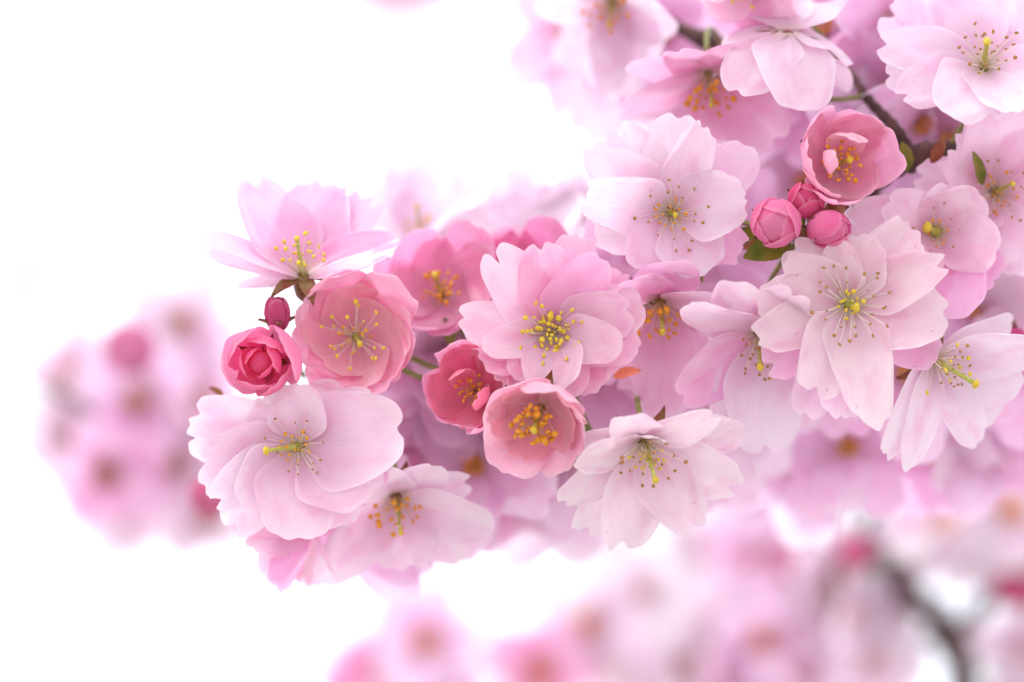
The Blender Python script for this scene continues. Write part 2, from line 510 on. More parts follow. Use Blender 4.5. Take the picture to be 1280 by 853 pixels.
def solve(m, tip, e0, e1, k, Lnom, h0, Llim, rho0=.0012, sL=.22, sE=16.0):
    """azimuth, length and lift of a petal whose tip is seen at a given photo pixel"""
    m = np.array(m)
    az = np.linspace(0, 2 * math.pi, 145)[:-1]
    best = None
    for de in (0, -8, 8, -16, 16, -26, 26, -38, 38):
        s, rho, h, e = centreline(1.0, e0 + de, e1 + de, k, rho0=0, h0=0)
        for L in np.linspace(Llim[0], Llim[1], 25):
            r_, h_ = rho0 + rho[-1] * L, h0 + h[-1] * L
            loc = np.stack([r_ * np.cos(az), r_ * np.sin(az), np.full_like(az, h_), np.ones_like(az)], -1)
            px = project((loc @ m.T)[:, :3])
            err = ((px - np.array(tip)) ** 2).sum(1) / 4.0 ** 2 + ((L / Lnom - 1) / sL) ** 2 + (de / sE) ** 2
            i = int(err.argmin())
            if best is None or err[i] < best[0]: best = (err[i], az[i], L, de, px[i])
    err, a, L, de, px = best
    miss = math.hypot(px[0] - tip[0], px[1] - tip[1])
    return a, L, de, miss

def flower(label, c, axis, petals, tint=BLUSH, age=0.0, Lnom=.0205, e=(22, 8), k=1.0, wrap=.55, cup=.12, st=None, pis=None,
           group=None, name='cherry_blossom', ruff=.022, notch=.085, extra=0, seed=1, stalk=None, jit=.02, dcal=True, frill=.012, nominal=None):
    """petals: (tip x, tip y, width in px, options) in photo pixels, or dict(az=, L=, W=) directly"""
    rg = random.Random(seed); nr = np.random.default_rng(seed)
    loc = P(*c); axis = cv(*axis)
    o, m = root(name, label, 'blossom', loc, axis, group)
    ppm = PXM * (FOCUS + c[2] / 1000.0)
    for i, p in enumerate(petals):
        opt = dict(p[3]) if len(p) > 3 else {}
        lay = opt.pop('lay', 0)                              # 0 inner, 1 outer whorl, lies further back
        ee = opt.pop('e', (e[0] - 14 * lay, e[1] - 10 * lay))
        kk = opt.pop('k', k); col = opt.pop('tint', tint)
        h0 = opt.pop('h0', -.0006 * lay + .00012 * (i % 4))
        ln = opt.pop('L', Lnom)
        if 'az' in opt:
            a, L, de = R(opt.pop('az')), ln, 0
        else:
            a, L, de, miss = solve(m, p[:2], ee[0], ee[1], kk, ln, h0, (.006, .0275))
            if miss > 6: print('petal miss', label[:24], i, p[:2], round(miss, 1), round(L * 1000, 1), de)
        kw = dict(wrap=wrap, cup=cup, ruff=ruff * nr.uniform(.7, 1.5), notch=notch * nr.uniform(-.1, 1.7), frill=frill * nr.uniform(.4, 1.5),
                  roll=nr.uniform(6, 13) * (1 if seed % 2 else -1), cap=nr.uniform(.34, .46), skew=nr.uniform(-.5, .5), notch_w=nr.uniform(.08, .2))
        kw.update(opt)
        ag = kw.pop('age', age)
        W = p[2] * ppm * 1.24
        me = petal_mesh(az=a, L=L, W=W, e0=ee[0] + de, e1=ee[1] + de, k=kk, h0=h0, rng=nr, **kw)
        link('petal', me, o, shade(col, ag, jit, rg))
    for i in range(extra):                                   # outer petals seen only at the gaps
        a = i * 2 * math.pi / max(extra, 1) + nr.uniform(-.2, .2)
        me = petal_mesh(az=a, L=Lnom * nr.uniform(.82, .95), W=Lnom * nr.uniform(.75, .9), e0=e[0] - 22, e1=e[1] - 14, wrap=wrap, cup=cup, ruff=ruff, notch=notch,
                        roll=9, h0=-.0012, rng=nr)
        link('petal', me, o, shade(tint, age, jit, rg))
    for q in ([st] if isinstance(st, tuple) else st or []): stamens(o, q[0], q[1] / 1000, q[2], q[3], rg, lo=q[4] if len(q) > 4 else 0)
    if pis: pistil(o, pis[0] / 1000, pis[1] if len(pis) > 1 else (0, 0), pis[2] if len(pis) > 2 else 1.0)
    if dcal:
        calyx(o); pedicel(o, m, target=None if stalk is None else P(*stalk))
    return o

def cupflower(label, c, axis, R_px, tint, inner=None, n=(5, 5), e1=(96, 90), st=None, pis=None, seed=1, spin=0.0, squash=1.0, tilt=None,
              group=None, name='cherry_blossom', cat='blossom', stalk=None, lift=None, inner_r=.86, wrapk=.97, W=1.5, Lk=1.0, ruff=.030, e0=-4, notch=.05, extra=(), cap=.34, gapaz=None):
    """half-open bloom: two whorls of concave petals that close into a bowl of radius R_px"""
    rg = random.Random(seed); nr = np.random.default_rng(seed)
    ppm = PXM * (FOCUS + c[2] / 1000.0); rad = R_px * ppm
    ax = cv(*axis)
    loc = P(*c) - ax * rad * (squash if lift is None else lift)
    o, m = root(name, label, cat, loc, ax, group, spin)
    inner = inner or tint
    for whorl in (0, 1):
        cnt = n[whorl]; rr = rad * (1.0 if whorl == 0 else inner_r)
        for i in range(cnt):
            ee1 = e1[whorl] + nr.uniform(-13, 11)
            span = R(ee1 - e0)
            L = rr * span * Lk * nr.uniform(.88, 1.12) * (squash + 1) / 2
            a = (i + .5 * whorl) * 2 * math.pi / cnt + nr.uniform(-.22, .22); rr = rr * nr.uniform(.95, 1.04)
            me = petal_mesh(az=a, L=L, W=rr * W * nr.uniform(.82, 1.1), e0=e0, e1=ee1, k=1.0, wrap=wrapk, cup=.02, ruff=ruff, frill=.020, rng=nr,
                            notch=notch * nr.uniform(0, 2.6), skew=nr.uniform(-.8, .8), claw=.30, um=.52, cap=nr.uniform(cap - .05, cap + .06), roll=nr.uniform(5, 9), rho0=.0009, h0=.0003 * whorl, nu=21, nv=17)
            link('petal', me, o, shade(tint if whorl == 0 else inner, 0, .02, rg))
    for d in extra:                                          # petaloids folded into the bowl
        d = dict(d); col = d.pop('tint', inner)
        d['az'] = R(d['az']); d['L'] *= rad; d['W'] *= rad
        link('petal', petal_mesh(rng=nr, **d), o, shade(col, 0, .02, rg))
    for q in ([st] if isinstance(st, tuple) else st or []): stamens(o, q[0], q[1] / 1000, q[2], q[3], rg, lo=q[4] if len(q) > 4 else 0)
    if pis: pistil(o, pis[0] / 1000, pis[1] if len(pis) > 1 else (0, 0), pis[2] if len(pis) > 2 else 1.0)
    calyx(o); pedicel(o, m, target=None if stalk is None else P(*stalk))
    return o

def bud(label, c, axis, R_px, tint, n=6, seed=1, squash=1.0, spin=0.0, e1=168, stalk=None, group=None, name='flower_bud', core=True, swirl=0, heart=None, sw_e=(128, 144)):
    """closed bud: petals wound over one another round a green-red calyx"""
    rg = random.Random(seed); nr = np.random.default_rng(seed)
    ppm = PXM * (FOCUS + c[2] / 1000.0); rad = R_px * ppm
    ax = cv(*axis)
    loc = P(*c) - ax * rad * squash
    o, m = root(name, label, 'flower bud', loc, ax, group, spin)
    def wound(a, rr, ee, W, roll, h0, col):
        L = rr * R(ee + 2) * (1 + .0 * squash)
        co, uv, nu, nv = petal_co(az=a, L=L, W=W, e0=-2, e1=ee, wrap=1.0, cup=.0, ruff=.008, frill=.008, notch=.0, claw=.35, um=.42, cap=.20, roll=roll,
                                  rho0=.0004, h0=h0, nu=25, nv=19, rng=nr)
        co = co.copy(); co[:, 2] *= squash
        if (nu, nv) not in GF: GF[(nu, nv)] = grid_faces(nu, nv)
        link('petal', mesh_from('petal', co, GF[(nu, nv)], [M['petal']], uv), o, shade(col, 0, .02, rg))
    if swirl:                                                # opening bud: nested rims, each a little deeper in colour
        for i in range(swirl):
            t = i / (swirl - 1)
            rr = rad * (1.0 - .66 * t)
            col = tuple(tint[c] + (heart[c] - tint[c]) * t for c in range(3))
            wound(i * 2.1 + .3, rr, sw_e[0] + (sw_e[1] - sw_e[0]) * t, rr * 1.95, 5, rad * .92 * t ** 1.2, col)
            wound(i * 2.1 + .3 + math.pi * .95, rr * .96, sw_e[0] - 4 + (sw_e[1] - sw_e[0]) * t, rr * 1.95, 5, rad * .92 * t ** 1.2, col)
    else:
        for i in range(n):
            t = i / max(1, n - 1)
            rr = rad * (1.0 - .16 * t)
            wound(i * 2.399 + .3, rr, e1 + 12 - 30 * (1 - t), rr * 2.2, 3.5, rad * .14 * t, tint)
    kr = rad * (.30 if swirl else .86)
    co, f = ellipsoid_co((0, 0, rad * squash * (1.05 if swirl else 1.02)), (0, 0, 1), (kr, kr, kr * squash), 18, 14)
    link('petal', mesh_from('petal', co, f, [M['petal']], [(.7, .5)] * len(co)), o, shade(heart or tint, 0, .02, rg))
    calyx(o, min(1.0, max(.7, rad / .0058)), spread=46); pedicel(o, m, target=None if stalk is None else P(*stalk))
    return o

# ------------------------------------------------------------------ ground (below and out of the picture)
g = mesh_from('ground', [(-300, -300, 0), (300, -300, 0), (300, 300, 0), (-300, 300, 0)], [(0, 1, 2, 3)], [M['ground']])
ground = link('ground', g); ground['kind'] = 'structure'


# ------------------------------------------------------------------ the sharp spray, bloom by bloom
O1 = dict(lay=1)
def o1(**k): return dict(lay=1, **k)

AB = (.955, .765, .860)
flower('fully open rose-pink blossom with golden stamens above the two pink cup-shaped blooms', (689, 417, 4), (.02, .02, 1), [
    (615, 308, 64, dict(notch=.15, tint=AB)), (680, 301, 64, dict(notch=.10)), (752, 318, 62, dict(tint=ROSE)), (722, 291, 62, o1()),
    (788, 388, 64, dict(tint=AB)), (806, 380, 66, o1(tint=AB)), (780, 340, 48, o1()), (779, 436, 52, dict(tint=AB)), (800, 430, 60, o1()),
    (768, 466, 60, o1()), (752, 484, 56, o1()), (690, 489, 66, dict(tint=AB)), (637, 468, 38, dict()), (603, 430, 42, dict(tint=AB)),
    (573, 402, 54, dict(tint=AB)), (601, 450, 60, o1()), (626, 482, 58, o1()), (658, 497, 58, o1()), (716, 498, 58, o1())],
    tint=(.950, .640, .790), e=(30, 10), st=[(36, 3.9, 56, 'gold'), (18, 7.6, 56, 'yellow', 40)], seed=11, Lnom=.0195, notch=.05, stalk=(741, 548, 19))

flower('large whitish blossom with brown-tipped stamens under the three round buds', (1060, 380, 0), (.02, .05, 1), [
    (977, 333, 62, dict()), (1042, 303, 46, dict()), (1082, 294, 62, dict(frill=.03)), (1140, 283, 66, dict(lay=.5)), (1180, 324, 58, dict()),
    (1186, 402, 84, dict()), (1093, 530, 70, dict(notch=-.06, cap=.55)), (1018, 500, 70, dict(notch=.14)), (942, 425, 56, dict()), (947, 372, 60, dict(lay=.5)),
    (958, 462, 64, o1(tint=ROSE)), (1052, 524, 64, o1(tint=BLUSH)), (1008, 522, 60, o1(tint=BLUSH)), (985, 310, 60, o1()), (1172, 450, 64, o1(tint=ROSE))],
    tint=(.945, .825, .860), age=.42, e=(20, 6), st=[(16, 3.0, 46, 'gold'), (30, 8.4, 66, 'brown', 28)], pis=(3.6, (.35, -.3), 1.6), seed=4, Lnom=.0215, ruff=.03, frill=.018)

flower('pale blossom with scattered brown anthers and ragged petals next to the lone round bud', (838, 266, 4), (-.02, -.16, 1), [
    (737, 182, 62, dict()), (768, 157, 66, o1()), (846, 138, 76, dict(lay=.5, ruff=.045)), (880, 156, 50, dict()), (943, 186, 64, o1(tint=BLUSH)),
    (932, 243, 74, dict()), (927, 318, 60, o1(tint=ROSE)), (892, 336, 74, dict()), (798, 338, 68, dict(tint=BLUSH)), (730, 243, 66, dict(notch=.1)),
    (745, 297, 64, o1()), (840, 340, 60, o1())],
    tint=(.955, .850, .915), age=.03, e=(26, 8), st=[(20, 4.4, 44, 'orange'), (22, 7.8, 66, 'brown', 25)], pis=(4.5, (.2, 0)), seed=6, Lnom=.0205, ruff=.03, frill=.018)

flower('nodding white blossom with one long green pistil hanging below the forked stalk', (806, 552, 0), (.10, -.66, .70), [
    (897, 517, 44, dict(e=(10, -6))), (912, 527, 40, dict(e=(2, -10))), (932, 541, 52, dict(e=(-4, -6))), (926, 612, 64, dict()), (872, 663, 66, dict()),
    (782, 690, 74, dict(frill=.03)), (730, 668, 62, o1(frill=.03)), (702, 628, 70, dict(frill=.025)), (718, 578, 56, dict()), (722, 560, 60, o1()),
    (785, 522, 56, o1()), (818, 546, 36, dict(L=.010, e=(30, 60)))],
    tint=(.960, .865, .915), age=.22, e=(14, 6), st=[(18, 6, 30, 'yellow'), (26, 8.6, 46, 'brown')], pis=(11.5, (.06, 0), 1.4), seed=8, Lnom=.0225, ruff=.03, stalk=(797, 500, 22))

flower('white blossom seen from the side beyond the largest whitish one, long pistil pointing out', (1166, 448, 5), (.62, -.36, .70), [
    (1268, 402, 56, dict()), (1308, 436, 58, dict()), (1272, 494, 70, dict()), (1246, 522, 62, dict(lay=.5)), (1222, 556, 52, dict(notch=-.01, cap=.5)),
    (1134, 588, 50, dict(notch=-.01, cap=.5)), (1106, 572, 54, o1()), (1148, 540, 46, o1())],
    tint=(.955, .865, .930), age=.02, e=(26, 10), st=[(20, 7.6, 40, 'brown'), (8, 8.4, 46, 'yellow')], pis=(12, (.1, -.1), 1.5), seed=3, Lnom=.0225)

flower('pink blossom with a square golden pistil tip between the whitish bloom and the side-cut one', (1170, 290, 12), (-.08, -.02, 1), [
    (1058, 278, 70, dict()), (1112, 246, 56, dict()), (1185, 232, 52, dict(frill=.03)), (1230, 246, 60, dict()), (1251, 312, 66, dict()), (1200, 398, 80, dict(tint=ROSE)),
    (1245, 352, 64, o1(tint=ROSE)), (1110, 350, 62, dict()), (1150, 390, 60, o1(tint=ROSE))],
    tint=(.950, .770, .865), age=.05, e=(28, 8), st=[(16, 3.8, 40, 'orange'), (12, 5.6, 60, 'brown', 20)], pis=(4.4, (-.5, .2), 1.9), seed=5, Lnom=.0205, ruff=.03)

flower('blush blossom with a tattered upright petal beside a brown scale', (1243, 240, 18), (.0, -.1, 1), [
    (1192, 176, 70, dict(frill=.05, notch=.16)), (1143, 216, 56, o1()), (1252, 130, 84, dict()), (1312, 165, 70, dict()), (1336, 245, 70, dict()), (1290, 340, 70, dict()),
    (1248, 336, 60, dict()), (1190, 290, 60, dict()), (1320, 310, 60, o1()), (1225, 140, 60, o1())],
    tint=(.950, .790, .885), age=.03, e=(26, 8), st=[(16, 5.4, 40, 'orange'), (22, 8, 56, 'brown', 15)], pis=(7, (.4, .3)), seed=9, Lnom=.021, frill=.02)

flower('pale lilac-pink blossom with long upswept stamens and a round yellow stigma', (1230, 84, 8), (-.02, .46, .88), [
    (1100, 15, 74, o1(tint=BLUSH)), (1097, 54, 58, dict()), (1108, 96, 56, o1()), (1122, 120, 60, dict()), (1186, 147, 74, dict()), (1262, 140, 66, dict()), (1182, -18, 80, dict()),
    (1262, -22, 80, dict()), (1330, 30, 70, dict()), (1328, 100, 66, dict()), (1300, -10, 70, o1()), (1130, -20, 70, o1(tint=BLUSH))],
    tint=(.955, .855, .930), e=(18, 4), st=(30, 8.6, 40, 'brown'), pis=(8.6, (-.05, .1), 1.5), seed=12, Lnom=.0225, ruff=.026)

flower('soft pink nodding blossom with hanging golden stamens above the pale ragged one', (886, 92, 26), (.02, -.80, .60), [
    (772, 140, 62, dict()), (788, 76, 56, dict()), (815, 150, 60, o1()), (978, 176, 80, dict()), (918, 172, 70, dict()), (988, 104, 70, dict()), (866, 165, 60, o1()), (930, 60, 60, dict()), (850, 62, 60, dict())],
    tint=(.935, .660, .815), e=(16, 14), st=(26, 7.6, 36, 'orange'), pis=(9.5,), seed=14, Lnom=.0225, wrap=.7)

flower('broad pale blossom with back-turned petals over the soft pink nodding one', (985, 40, 14), (.05, .88, .42), [
    (925, 118, 72, dict()), (1000, 138, 86, dict()), (1064, 80, 72, dict()), (1050, 112, 66, o1()), (896, 66, 70, dict()), (965, 130, 76, o1()),
    (950, -10, 70, dict(e=(10, -10))), (1040, 0, 70, dict(e=(10, -10)))],
    tint=(.955, .820, .905), e=(-16, -52), seed=16, Lnom=.0225, ruff=.03, st=None)
flower('pinkish blossom cut by the upper edge beside the broad pale one', (935, -28, 16), (.0, -.6, .8), [
    (880, 12, 60, dict()), (918, 46, 66, dict(tint=ROSE)), (968, 50, 66, dict()), (1005, 10, 60, dict()), (860, -40, 60, dict()), (1000, -60, 60, dict()), (935, -90, 60, dict())],
    tint=(.940, .720, .820), e=(20, 10), seed=17, st=(14, 6, 40, 'yellow'))
flower('white blossom with drooping petals over the edge of the bright sky', (766, 2, 44), (-.15, -.75, .65), [
    (752, 112, 56, dict()), (782, 128, 62, dict()), (812, 80, 66, dict()), (672, 4, 66, dict()), (706, 24, 60, dict()), (838, 44, 60, dict()), (790, -40, 60, dict()), (730, -40, 60, dict())],
    tint=PALE, e=(16, 6), seed=18, st=(18, 6.5, 44, 'orange'), pis=(8,), Lnom=.023)

# half-open pink blooms
cupflower('plump pink cup-shaped bloom with orange stamens touching the smallest of three buds', (1061, 195, -3), (.26, .18, .95), 57, (.965, .570, .745), inner=(.965, .600, .730), n=(6, 4), e1=(104, 92),
          st=(34, 6.2, 36, 'orange'), pis=(6.0, (.25, 0), 1.4), seed=21, stalk=(1120, 190, 20), squash=.95, W=1.55, cap=.26,
          extra=[dict(az=78, L=1.45, W=.95, e0=20, e1=150, wrap=.7, cup=.1, claw=.3, notch=.0, ruff=.02, h0=.002, tint=(.945, .68, .76)),
                 dict(az=195, L=1.3, W=.6, e0=30, e1=120, wrap=.8, cup=.1, claw=.3, notch=.05, ruff=.02, h0=.002)])
cupflower('pink bowl-shaped bloom with thick orange stamens hanging under the open rose-pink blossom', (666, 542, -9), (-.18, -.56, .80), 65, (.965, .640, .760), inner=(.960, .570, .660), n=(6, 5), e1=(88, 80),
          st=(60, 7.6, 30, 'orange'), pis=(8.4, (0, 0), 1.4), seed=22, stalk=(738, 552, 20), squash=.88, W=1.5, cap=.30)
cupflower('smaller deep pink half-open bloom tucked at the edge of the open rose-pink blossom', (583, 487, 3), (-.24, .06, .97), 52, (.960, .530, .730), inner=(.940, .370, .520), n=(6, 5), e1=(106, 96),
          st=(28, 5.2, 32, 'orange'), seed=23, squash=.95, W=1.5, cap=.28,
          extra=[dict(az=120, L=1.3, W=.7, e0=30, e1=130, wrap=.8, cup=.1, claw=.3, notch=.05, ruff=.03, h0=.0018), dict(az=330, L=1.35, W=.8, e0=30, e1=125, wrap=.8, cup=.1, claw=.3, notch=.05, ruff=.03, h0=.0018)])
cupflower('rounded pink bloom with overlapping shell-like petals and a loose ring of golden stamens', (436, 420, 2), (-.10, .02, 1), 82, (.965, .540, .700), inner=(.968, .580, .680), n=(7, 6), e1=(72, 58),
          st=[(18, 4.4, 40, 'orange'), (20, 7.0, 62, 'yellow', 20)], pis=(5.5, (.3, -.3), 1.2), seed=24, squash=.72, W=1.35, Lk=1.12, cap=.36)
bud('tight glowing deep pink bloom just unfurling beside the rounded shell-like one', (326, 453, 0), (-.10, -.10, 1), 47, (.950, .380, .600), seed=25, swirl=5, heart=(.93, .19, .42), stalk=(380, 470, 40))
cupflower('bright pink goblet-shaped bloom with orange stamens beyond the rounded shell-like one', (545, 345, 20), (-.12, .42, .88), 58, (.960, .540, .750), inner=(.965, .600, .770), n=(6, 5), e1=(84, 78),
          st=(32, 6.2, 36, 'orange'), pis=(8, (-.1, .2), 1.3), seed=26, squash=1.05, W=1.45, Lk=1.15)
cupflower('deep pink bowl-shaped bloom mostly hidden behind the open rose-pink blossom', (652, 345, 26), (-.1, .35, .9), 66, (.950, .450, .690), inner=(.960, .580, .750), n=(6, 5), e1=(92, 80),
          seed=27, squash=.95)

# round buds
bud('round pink bud showing its rolled petal edges, largest of the three', (969, 279, -4), (-.22, -.18, .96), 29, (.940, .350, .600), seed=31, stalk=(1000, 296, 8), n=7, e1=152)
bud('small dark pink bud wedged under the plump cup-shaped bloom', (1007, 251, 0), (-.05, .25, .80), 21, (.870, .170, .390), seed=32, stalk=(1000, 296, 8), core=False, squash=1.05)
bud('oval pink bud lying over the top of the large whitish blossom', (1036, 287, -2), (.72, .05, .55), 22, (.930, .300, .570), seed=33, stalk=(1000, 296, 8), core=False, squash=1.3)
bud('tiny reddish-green bud behind the three round pink buds', (1043, 263, 6), (.7, .3, .5), 10, (.70, .35, .20), n=5, seed=34, stalk=(1000, 296, 8), core=False, squash=1.3)
bud('narrow cerise bud standing above the tight unfurling bloom', (346, 392, 8), (-.05, .85, .35), 14, (.800, .150, .360), seed=35, core=False, squash=1.7)
bud('vivid pink bud half hidden past the tip of the side-facing white blossom', (1266, 424, 24), (-.6, 0, .5), 13, (.840, .150, .400), seed=36, core=False, squash=1.5)

# left-hand pale blooms
flower('upright pale lilac blossom with splayed petals above the rounded shell-like pink one', (379, 344, 10), (.0, .80, .60), [
    (312, 220, 86, dict(L=.0225)), (402, 226, 84, dict(L=.0225)), (440, 232, 48, o1(L=.023)), (476, 250, 50, o1()), (495, 298, 60, dict(tint=ROSE)), (250, 297, 56, dict()), (256, 312, 56, o1()),
    (294, 360, 40, o1(e=(0, -14))), (352, 364, 40, dict(e=(-14, -26), L=.016))],
    tint=(.930, .700, .850), e=(30, 16), st=(20, 7.0, 40, 'yellow'), pis=(9.6, (-.1, 0), 1.2), seed=41, Lnom=.0225, wrap=.5)
flower('broad pale blossom with many overlapping petals below the tight unfurling bloom', (374, 558, 6), (-.14, .02, 1), [
    (242, 508, 62, dict()), (231, 548, 62, o1(tint=PALE)), (252, 580, 66, dict()), (252, 608, 60, o1(tint=PALE)), (264, 626, 56, o1(tint=PALE)), (330, 494, 72, dict()), (372, 480, 64, dict()), (425, 482, 66, o1()),
    (505, 538, 104, dict()), (468, 616, 88, dict()), (372, 678, 88, dict()), (312, 640, 74, dict()), (435, 656, 78, o1()), (286, 664, 64, o1(tint=PALE)), (490, 590, 70, o1(tint=ROSE)), (470, 500, 66, o1())],
    tint=(.945, .805, .885), e=(20, 8), st=[(18, 4.6, 46, 'orange'), (20, 7.4, 62, 'brown', 28)], pis=(7.4, (-.75, -.12), 1.4), seed=42, Lnom=.0225, stalk=(400, 560, 84))
flower('pale pink nodding blossom with a long slim pistil at the bottom of the spray', (496, 622, 22), (.06, -.62, .76), [
    (400, 728, 58, dict(tint=PALE)), (420, 700, 60, o1(tint=ROSE)), (505, 713, 80, dict()), (616, 662, 78, dict()), (576, 704, 66, o1()), (588, 598, 60, dict(e=(4, -8))), (545, 582, 60, o1()), (460, 588, 60, o1())],
    tint=(.950, .810, .905), e=(24, 14), st=(26, 7.0, 42, 'orange'), pis=(11.5, (.04, 0)), seed=43, Lnom=.0225, stalk=(460, 500, 90))
flower('crumpled pink blossom turned away under the broad pale one', (386, 640, 24), (-.55, -.75, .10), [
    (346, 737, 44, dict(tint=ROSE)), (378, 734, 40, dict(tint=PINK)), (316, 690, 50, dict()), (288, 660, 54, dict()), (420, 720, 50, dict()), (330, 720, 46, dict(tint=BLUSH))],
    tint=(.940, .700, .830), e=(52, 40), seed=44, Lnom=.0215)

# blooms just behind the sharp ones
flower('pink nodding blossom with an orange-tipped pistil between the ragged and the whitish bloom', (826, 378, 12), (.0, -.72, .70), [
    (838, 326, 74, o1(e=(-8, 0), tint=ROSE)), (790, 350, 60, o1(tint=ROSE)), (936, 398, 60, dict()), (905, 372, 50, dict()), (772, 486, 72, dict()), (826, 528, 72, dict()), (866, 470, 70, dict()), (884, 440, 60, o1()), (760, 430, 60, o1())],
    tint=(.945, .740, .860), e=(18, 12), st=(28, 7.2, 38, 'orange'), pis=(9.0, (0, 0), 1.4), seed=51, Lnom=.0235)
flower('pale nodding blossom with dotted anthers half covered by the large whitish one', (950, 418, 9), (-.06, -.66, .74), [
    (848, 496, 76, dict(tint=ROSE)), (856, 380, 60, dict()), (905, 352, 60, dict()), (905, 562, 64, o1(tint=PALE)), (962, 568, 84, dict(tint=PALE)), (1010, 530, 60, dict()), (1030, 470, 60, dict()), (990, 360, 60, o1())],
    tint=(.945, .775, .880), e=(20, 12), st=(24, 8.6, 38, 'brown'), pis=(10.5, (0, 0), 1.5), seed=52, Lnom=.0235)
flower('faint white blossom with upright petals against the bright sky beyond the goblet bloom', (528, 310, 55), (-.1, .85, .5), [
    (472, 198, 50, dict()), (505, 194, 56, dict()), (550, 194, 80, dict()), (592, 240, 76, dict()), (452, 240, 60, dict()), (606, 280, 70, dict()), (520, 330, 60, o1())],
    tint=PALE, e=(38, 26), st=(12, 7, 30, 'yellow'), pis=(11,), seed=53, Lnom=.0245)
flower('faint pale blossom with broad petals against the bright sky above the deep pink bowl', (648, 330, 62), (.1, .75, .6), [
    (622, 244, 80, dict()), (668, 228, 90, dict()), (714, 234, 80, dict()), (590, 280, 60, dict()), (740, 290, 60, dict()), (650, 380, 60, o1())],
    tint=PALE, e=(34, 20), st=(12, 7, 40, 'yellow'), seed=54, Lnom=.024)
flower('faint white blossom showing past the ragged petals of the pale one', (716, 300, 70), (.1, .4, .9), [
    (700, 232, 66, dict()), (745, 240, 60, dict()), (765, 300, 60, dict()), (740, 350, 60, dict()), (690, 360, 60, dict()), (668, 300, 60, dict())],
    tint=PALE, e=(24, 10), st=(12, 6, 50, 'yellow'), seed=55, Lnom=.0215)

# leaves and scales of the main branch
def leaf(parent, base, tip, width, nrm, mat, label=None, curl=.15, fold=.25):
    a, b = P(*base), P(*tip); L = (b - a).length
    t = (b - a).normalized(); n = cv(*nrm); s = t.cross(n).normalized(); n = s.cross(t)
    nu, nv = 17, 9; co = []
    wd = width * PXM * FOCUS
    for i in range(nu):
        u = i / (nu - 1); hw = wd / 2 * math.sin(math.pi * u ** .85) ** .8 * (1 + .08 * math.sin(u * 50)) + .0001
        for j in range(nv):
            v = j / (nv - 1) * 2 - 1
            co.append(a + t * (u * L) + s * (v * hw) + n * (abs(v) * fold * hw - curl * L * (u - .5) ** 2 + .05 * hw * math.sin(u * 17 + v * 3)))
    o = link('leaf', mesh_from('leaf', co, grid_faces(nu, nv), [M[mat]]), parent)
    if label: o['label'] = label
leaf(main_branch, (990, 300, 8), (930, 322, 3), 34, (.1, .2, .95), 'leaf', 'olive young leaf with a toothed edge')
leaf(main_branch, (982, 306, 10), (924, 309, 7), 20, (.1, .5, .85), 'leaf_red', 'reddish young leaf')
leaf(main_branch, (968, 304, 16), (924, 286, 12), 20, (.1, .1, .95), 'leaf')
leaf(main_branch, (880, 352, 20), (852, 330, 16), 16, (.1, .2, .9), 'leaf')
leaf(main_branch, (765, 470, 14), (800, 463, 6), 15, (.1, .3, .9), 'scale_red', 'small orange-red leaf scale')
leaf(main_branch, (566, 432, 30), (556, 398, 24), 17, (.2, .1, .9), 'leaf', 'small bright green leaf')
leaf(main_branch, (1230, 232, 14), (1217, 190, 8), 16, (.3, .1, .9), 'leaf')
leaf(main_branch, (1135, 215, 18), (1128, 178, 14), 20, (.2, .1, .9), 'leaf')
leaf(main_branch, (1165, 205, 14), (1180, 170, 10), 16, (.2, .1, .9), 'leaf_red')
leaf(main_branch, (280, 494, 26), (262, 484, 24), 8, (.2, .4, .9), 'leaf_red')

# short names of what can be found near a blossom further back
NEAR = [(689, 417, 'the open rose-pink blossom'), (1060, 380, 'the large whitish blossom'), (838, 266, 'the pale ragged blossom'), (806, 575, 'the nodding white blossom'),
        (1195, 480, 'the side-facing white blossom'), (1170, 300, 'the square-tipped pistil'), (1243, 235, 'the tattered upright petal'), (1225, 80, 'the upswept stamens'),
        (886, 115, 'the hanging golden stamens'), (985, 75, 'the back-turned pale petals'), (1061, 195, 'the plump pink cup'), (672, 540, 'the pink bowl bloom'),
        (583, 487, 'the deep pink half-open bloom'), (430, 420, 'the shell-like pink bloom'), (545, 345, 'the goblet bloom'), (374, 558, 'the broad pale blossom'),
        (500, 660, 'the long slim pistil'), (826, 390, 'the orange-tipped pistil'), (945, 460, 'the dotted anthers'), (1000, 275, 'the three round buds'), (755, 20, 'the drooping white petals')]
LOWNEAR = [(1068, 690, 'the dark pink fork bud'), (1270, 740, 'the cerise buds'), (1180, 785, 'the bare fork'), (806, 690, 'the nodding white blossom'), (1190, 560, 'the side-facing white blossom'),
           (1040, 540, 'the large whitish blossom'), (500, 715, 'the long slim pistil'), (985, 700, 'the lone pink bud'), (470, 850, 'the deeper pink outermost blossom'), (676, 838, 'the deeper pink half-open blossom')]
def two_near(x, y, table):
    q = sorted(table, key=lambda n: (n[0] - x) ** 2 + (n[1] - y) ** 2)
    return q[0][2], q[1][2]

